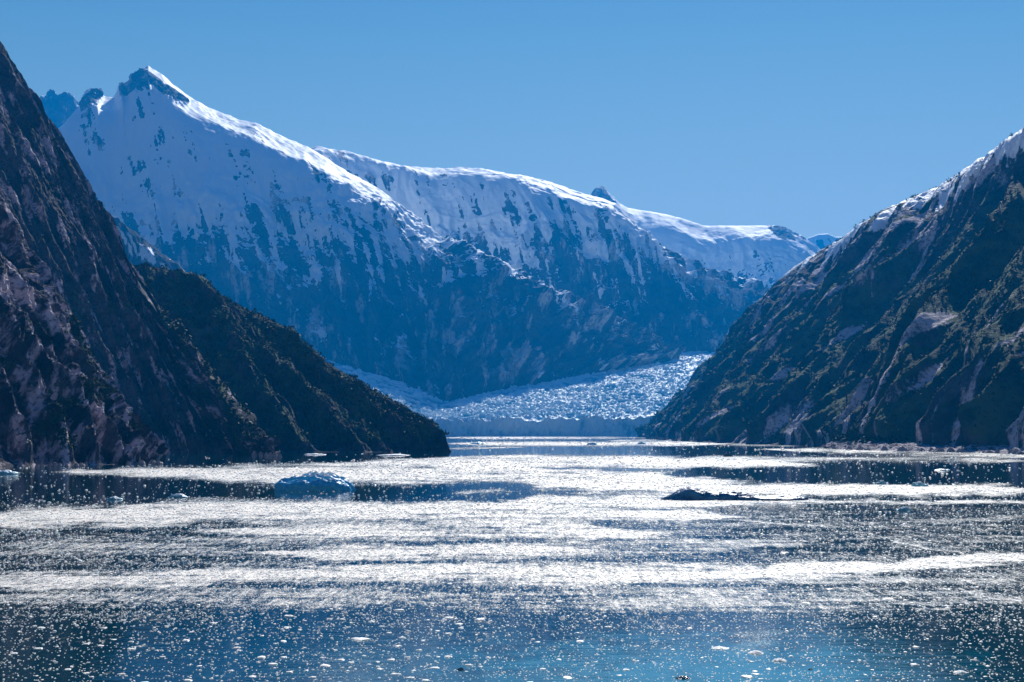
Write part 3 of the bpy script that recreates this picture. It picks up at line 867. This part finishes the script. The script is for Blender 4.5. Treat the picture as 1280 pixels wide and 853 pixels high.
for k in range(8):
    px = rb.uniform(803, 845)
    boulder(px, np.interp(px, [800, 830, 870], [547.6, 550.6, 554.2]), rb.uniform(4, 8), rb.uniform(2.5, 5), 900 + k * 3, 'pale boulder at the far foot of the right mountain by the glacier', 'boulders by the glacier')


# ------------------------------------------------------------------ shore ledge on the right
def d_ledge(S, T, v, P):
    return (fbm(S / 30, T / 30, 4, 911) * 5 + fbm(S / 8, T / 8, 3, 912) * 2.2) * edge(v, 0.1, 0.0)


def a_ledge(S, T, v, P, N, d):
    z = P[..., 2]; n = fbm(S / 25, T / 12, 4, 913)
    return dict(pale=0.55 + 0.5 * n, veg=-0.5 + 1.4 * sst(7, 14, z + n * 8), snow=np.zeros_like(z) - 1)


LEDGE = loft('shore_ledge', [
    (1480, 552, 1950, 1480, 571.2, None), (1330, 553, 2050, 1330, 568.2, None), (1280, 551, 2080, 1280, 567, None), (1230, 549, 2130, 1230, 566, None), (1190, 553, 2200, 1190, 565, None), (1150, 552, 2230, 1150, 564.2, None), (1110, 548, 2300, 1110, 563.4, None), (1080, 545, 2360, 1080, 562.8, None), (1060, 546, 2400, 1060, 562.2, None), (1042, 552, 2430, 1045, 561.6, None), (1030, 559, 2450, 1032, 560.8, None)],
    [(0, 0), (0.1, 0.25), (0.5, 0.65), (1, 1)], 360, 60, dict(disp=d_ledge, attr=a_ledge), M_RIGHT, nb=10, back=0.4,
    label='low scrubby rock ledge along the shore under the right mountain', cat='shore')


# ------------------------------------------------------------------ scrub on the slopes
def scrub(name, T, n, size, label, seed, thr=0.5):
    rng = np.random.default_rng(seed)
    P = T['P'].reshape(-1, 3); N = T['N'].reshape(-1, 3); vg = T['at']['veg'].ravel()
    px = P[:, 0] / P[:, 1] * F + 640
    p = sst(thr - 0.12, thr + 0.2, vg) * (px > -60) * (px < 1340) * (P[:, 2] > 4)
    cell = np.broadcast_to(np.linalg.norm(np.gradient(T['P'], axis=1), axis=2) * np.linalg.norm(np.gradient(T['P'], axis=0), axis=2), T['P'].shape[:2]).ravel()
    p = p * cell / (P[:, 1] ** 1.4)
    idx = rng.choice(len(P), n, p=p / p.sum())
    c = P[idx] + rng.normal(0, 2.0, (n, 3)) * np.array([1, 1, .3])
    k = 9
    s = size * np.exp(rng.normal(0, .35, n)) * (P[idx, 1] / 2200) ** 0.6
    off = rng.normal(0, .42, (n, k, 3)) * s[:, None, None]; off[..., 2] = np.abs(off[..., 2]) * 1.2 + .1 * s[:, None]
    ctr = (c[:, None] + off).reshape(-1, 3)
    sz = np.repeat(s, k) * rng.uniform(.25, .55, n * k)
    a = rng.normal(size=(n * k, 3)); a /= np.linalg.norm(a, axis=1, keepdims=True)
    b = np.cross(a, rng.normal(size=(n * k, 3))); b /= np.linalg.norm(b, axis=1, keepdims=True)
    V = np.stack([ctr + a * sz[:, None], ctr + b * sz[:, None], ctr - a * sz[:, None] * .9, ctr - b * sz[:, None] * 1.1], 1)
    o = mesh_np(name, V.reshape(-1, 3), np.arange(n * k * 4).reshape(-1, 4), M_LEAF, smooth=False)
    tag(o, label, 'scrub', kind='stuff')


scrub('scrub', RIGHT, 9000, 2.2, 'dark green alder scrub covering the right mountain', 31)
scrub('scrub', HEAD, 8000, 1.9, 'dark green scrub covering the headland', 32)
scrub('scrub', NEAR, 1500, 1.5, 'patches of green scrub on the near cliff', 33)
scrub('scrub', TALL, 900, 2.8, 'sparse green scrub on the lower edge of the tall cliff', 34)
scrub('scrub', LEDGE, 1500, 3.2, 'green scrub along the low shore ledge', 35, 0.4)


def conifer(px, D, z, h, label, seed):
    rng = np.random.default_rng(seed)
    root = bpy.data.objects.new('conifer_tree', None); COL.objects.link(root)
    root.location = ((px - 640) / F * D, D, z)
    tag(root, label, 'tree')
    n = 8; zz = np.linspace(-1, h, 6); rr = np.linspace(.28, .03, 6)
    th = np.arange(n) / n * 2 * np.pi
    V = np.stack([(rr[:, None] * np.cos(th)), (rr[:, None] * np.sin(th)), np.repeat(zz[:, None], n, 1)], -1).reshape(-1, 3)
    i = np.arange(6 * n).reshape(6, n); nx = np.roll(i, -1, 1)
    mesh_np('trunk', V, np.stack([i[:-1], nx[:-1], nx[1:], i[1:]], -1).reshape(-1, 4), M_BARK, parent=root)
    m = 520
    t = rng.random(m) ** .8; ang = rng.random(m) * 6.283
    R = (1 - t) * h * .2 + .15; rad = R * rng.uniform(.2, 1, m)
    c = np.stack([rad * np.cos(ang), rad * np.sin(ang), .12 * h + t * h * .9 - rad * .25], -1)
    a = np.stack([np.cos(ang), np.sin(ang), np.full(m, -.35)], -1) * rng.uniform(.3, .6, m)[:, None]
    b = np.stack([-np.sin(ang), np.cos(ang), rng.normal(0, .3, m)], -1) * .3
    V = np.stack([c - a, c - b, c + a, c + b], 1).reshape(-1, 3)
    mesh_np('crown', V, np.arange(m * 4).reshape(-1, 4), M_LEAF, smooth=False, parent=root)


def crest_at(T, px):
    P = T['P'][-1]; q = P[:, 0] / P[:, 1] * F + 640
    i = int(np.argmin(np.abs(q - px))); return float(P[i, 1]), float(P[i, 2])


D, z = crest_at(HEAD, 361)
conifer(361, D - 2, z - 1, 11, 'lone spiky conifer standing up on the crest of the headland', 5)

# ------------------------------------------------------------------ air
hz = bpy.data.materials.new('sea_air'); hz.use_nodes = True
nt = hz.node_tree; nt.nodes.clear()
out = nt.nodes.new('ShaderNodeOutputMaterial'); pv = nt.nodes.new('ShaderNodeVolumePrincipled')
pv.inputs['Color'].default_value = (0.0, 0.34, 1.0, 1)
pv.inputs['Density'].default_value = 3.8e-5
pv.inputs['Anisotropy'].default_value = 0.25
nt.links.new(pv.outputs[0], out.inputs['Volume'])
x0, x1, y0, y1, z0, z1 = -11500, 11500, -900, 24500, -16, 3200
V = np.array([[x, y, z] for z in (z0, z1) for (x, y) in ((x0, y0), (x1, y0), (x1, y1), (x0, y1))], float)
Q = [[3, 2, 1, 0], [4, 5, 6, 7], [0, 1, 5, 4], [1, 2, 6, 5], [2, 3, 7, 6], [3, 0, 4, 7]]
o = mesh_np('haze', V, Q, hz, smooth=False)
tag(o, 'thin blue air that fades the far mountains', 'haze', kind='stuff')

# ------------------------------------------------------------------ light, sky, camera
world = bpy.data.worlds.new('World'); scene.world = world; world.use_nodes = True
wn = world.node_tree
bg = wn.nodes['Background']
sky = wn.nodes.new('ShaderNodeTexSky'); sky.sky_type = 'NISHITA'; sky.sun_disc = False
sky.sun_elevation = math.radians(SUN_EL); sky.sun_rotation = math.radians(SUN_AZ)
sky.altitude = 300; sky.air_density = 1.0; sky.dust_density = 0.15; sky.ozone_density = 4.0
# the sky is paler near the horizon and a deep clear blue overhead
tc = wn.nodes.new('ShaderNodeTexCoord'); sx = wn.nodes.new('ShaderNodeSeparateXYZ'); tint = wn.nodes.new('ShaderNodeValToRGB')
wn.links.new(tc.outputs['Generated'], sx.inputs[0]); wn.links.new(sx.outputs[2], tint.inputs[0])
el = tint.color_ramp.elements
el[0].position = 0.0; el[0].color = (2.25, 1.42, 0.76, 1)
el[1].position = 0.42; el[1].color = (0.0, 0.38, 1.0, 1)
e2 = el.new(0.24); e2.color = (0.86, 1.05, 0.88, 1)
ml = wn.nodes.new('ShaderNodeMix'); ml.data_type = 'RGBA'; ml.blend_type = 'MULTIPLY'; ml.inputs[0].default_value = 1
wn.links.new(sky.outputs[0], ml.inputs[6]); wn.links.new(tint.outputs[0], ml.inputs[7])
wn.links.new(ml.outputs[2], bg.inputs['Color'])
bg.inputs['Strength'].default_value = 0.050

sl = bpy.data.lights.new('sun', 'SUN'); sl.energy = 5.0; sl.angle = math.radians(0.55); sl.color = (1.0, 0.97, 0.91)
so = bpy.data.objects.new('sun', sl); COL.objects.link(so)
e, a = math.radians(SUN_EL), math.radians(SUN_AZ)
from mathutils import Vector
sd = Vector((math.sin(a) * math.cos(e), math.cos(a) * math.cos(e), math.sin(e)))
so.rotation_euler = sd.to_track_quat('Z', 'Y').to_euler()
so.location = (0, 0, 3500)

cam = bpy.data.cameras.new('camera'); co = bpy.data.objects.new('camera', cam); COL.objects.link(co)
co.location = (0, 0, HC); co.rotation_euler = (math.pi / 2, 0, 0)
cam.sensor_width = 36; cam.lens = F / 1280 * 36
cam.shift_y = (HY - 426.5) / 1280
cam.clip_start = 1; cam.clip_end = 60000
scene.camera = co

scene.render.engine = 'CYCLES'
scene.cycles.use_denoising = True
scene.cycles.max_bounces = 6; scene.cycles.diffuse_bounces = 2; scene.cycles.glossy_bounces = 3
scene.cycles.volume_bounces = 0
scene.cycles.caustics_reflective = False; scene.cycles.caustics_refractive = False
scene.cycles.sample_clamp_indirect = 4
vs = scene.view_settings
vs.view_transform = 'Standard'; vs.look = 'None'; vs.gamma = 1; vs.exposure = 0.42; vs.use_curve_mapping = False
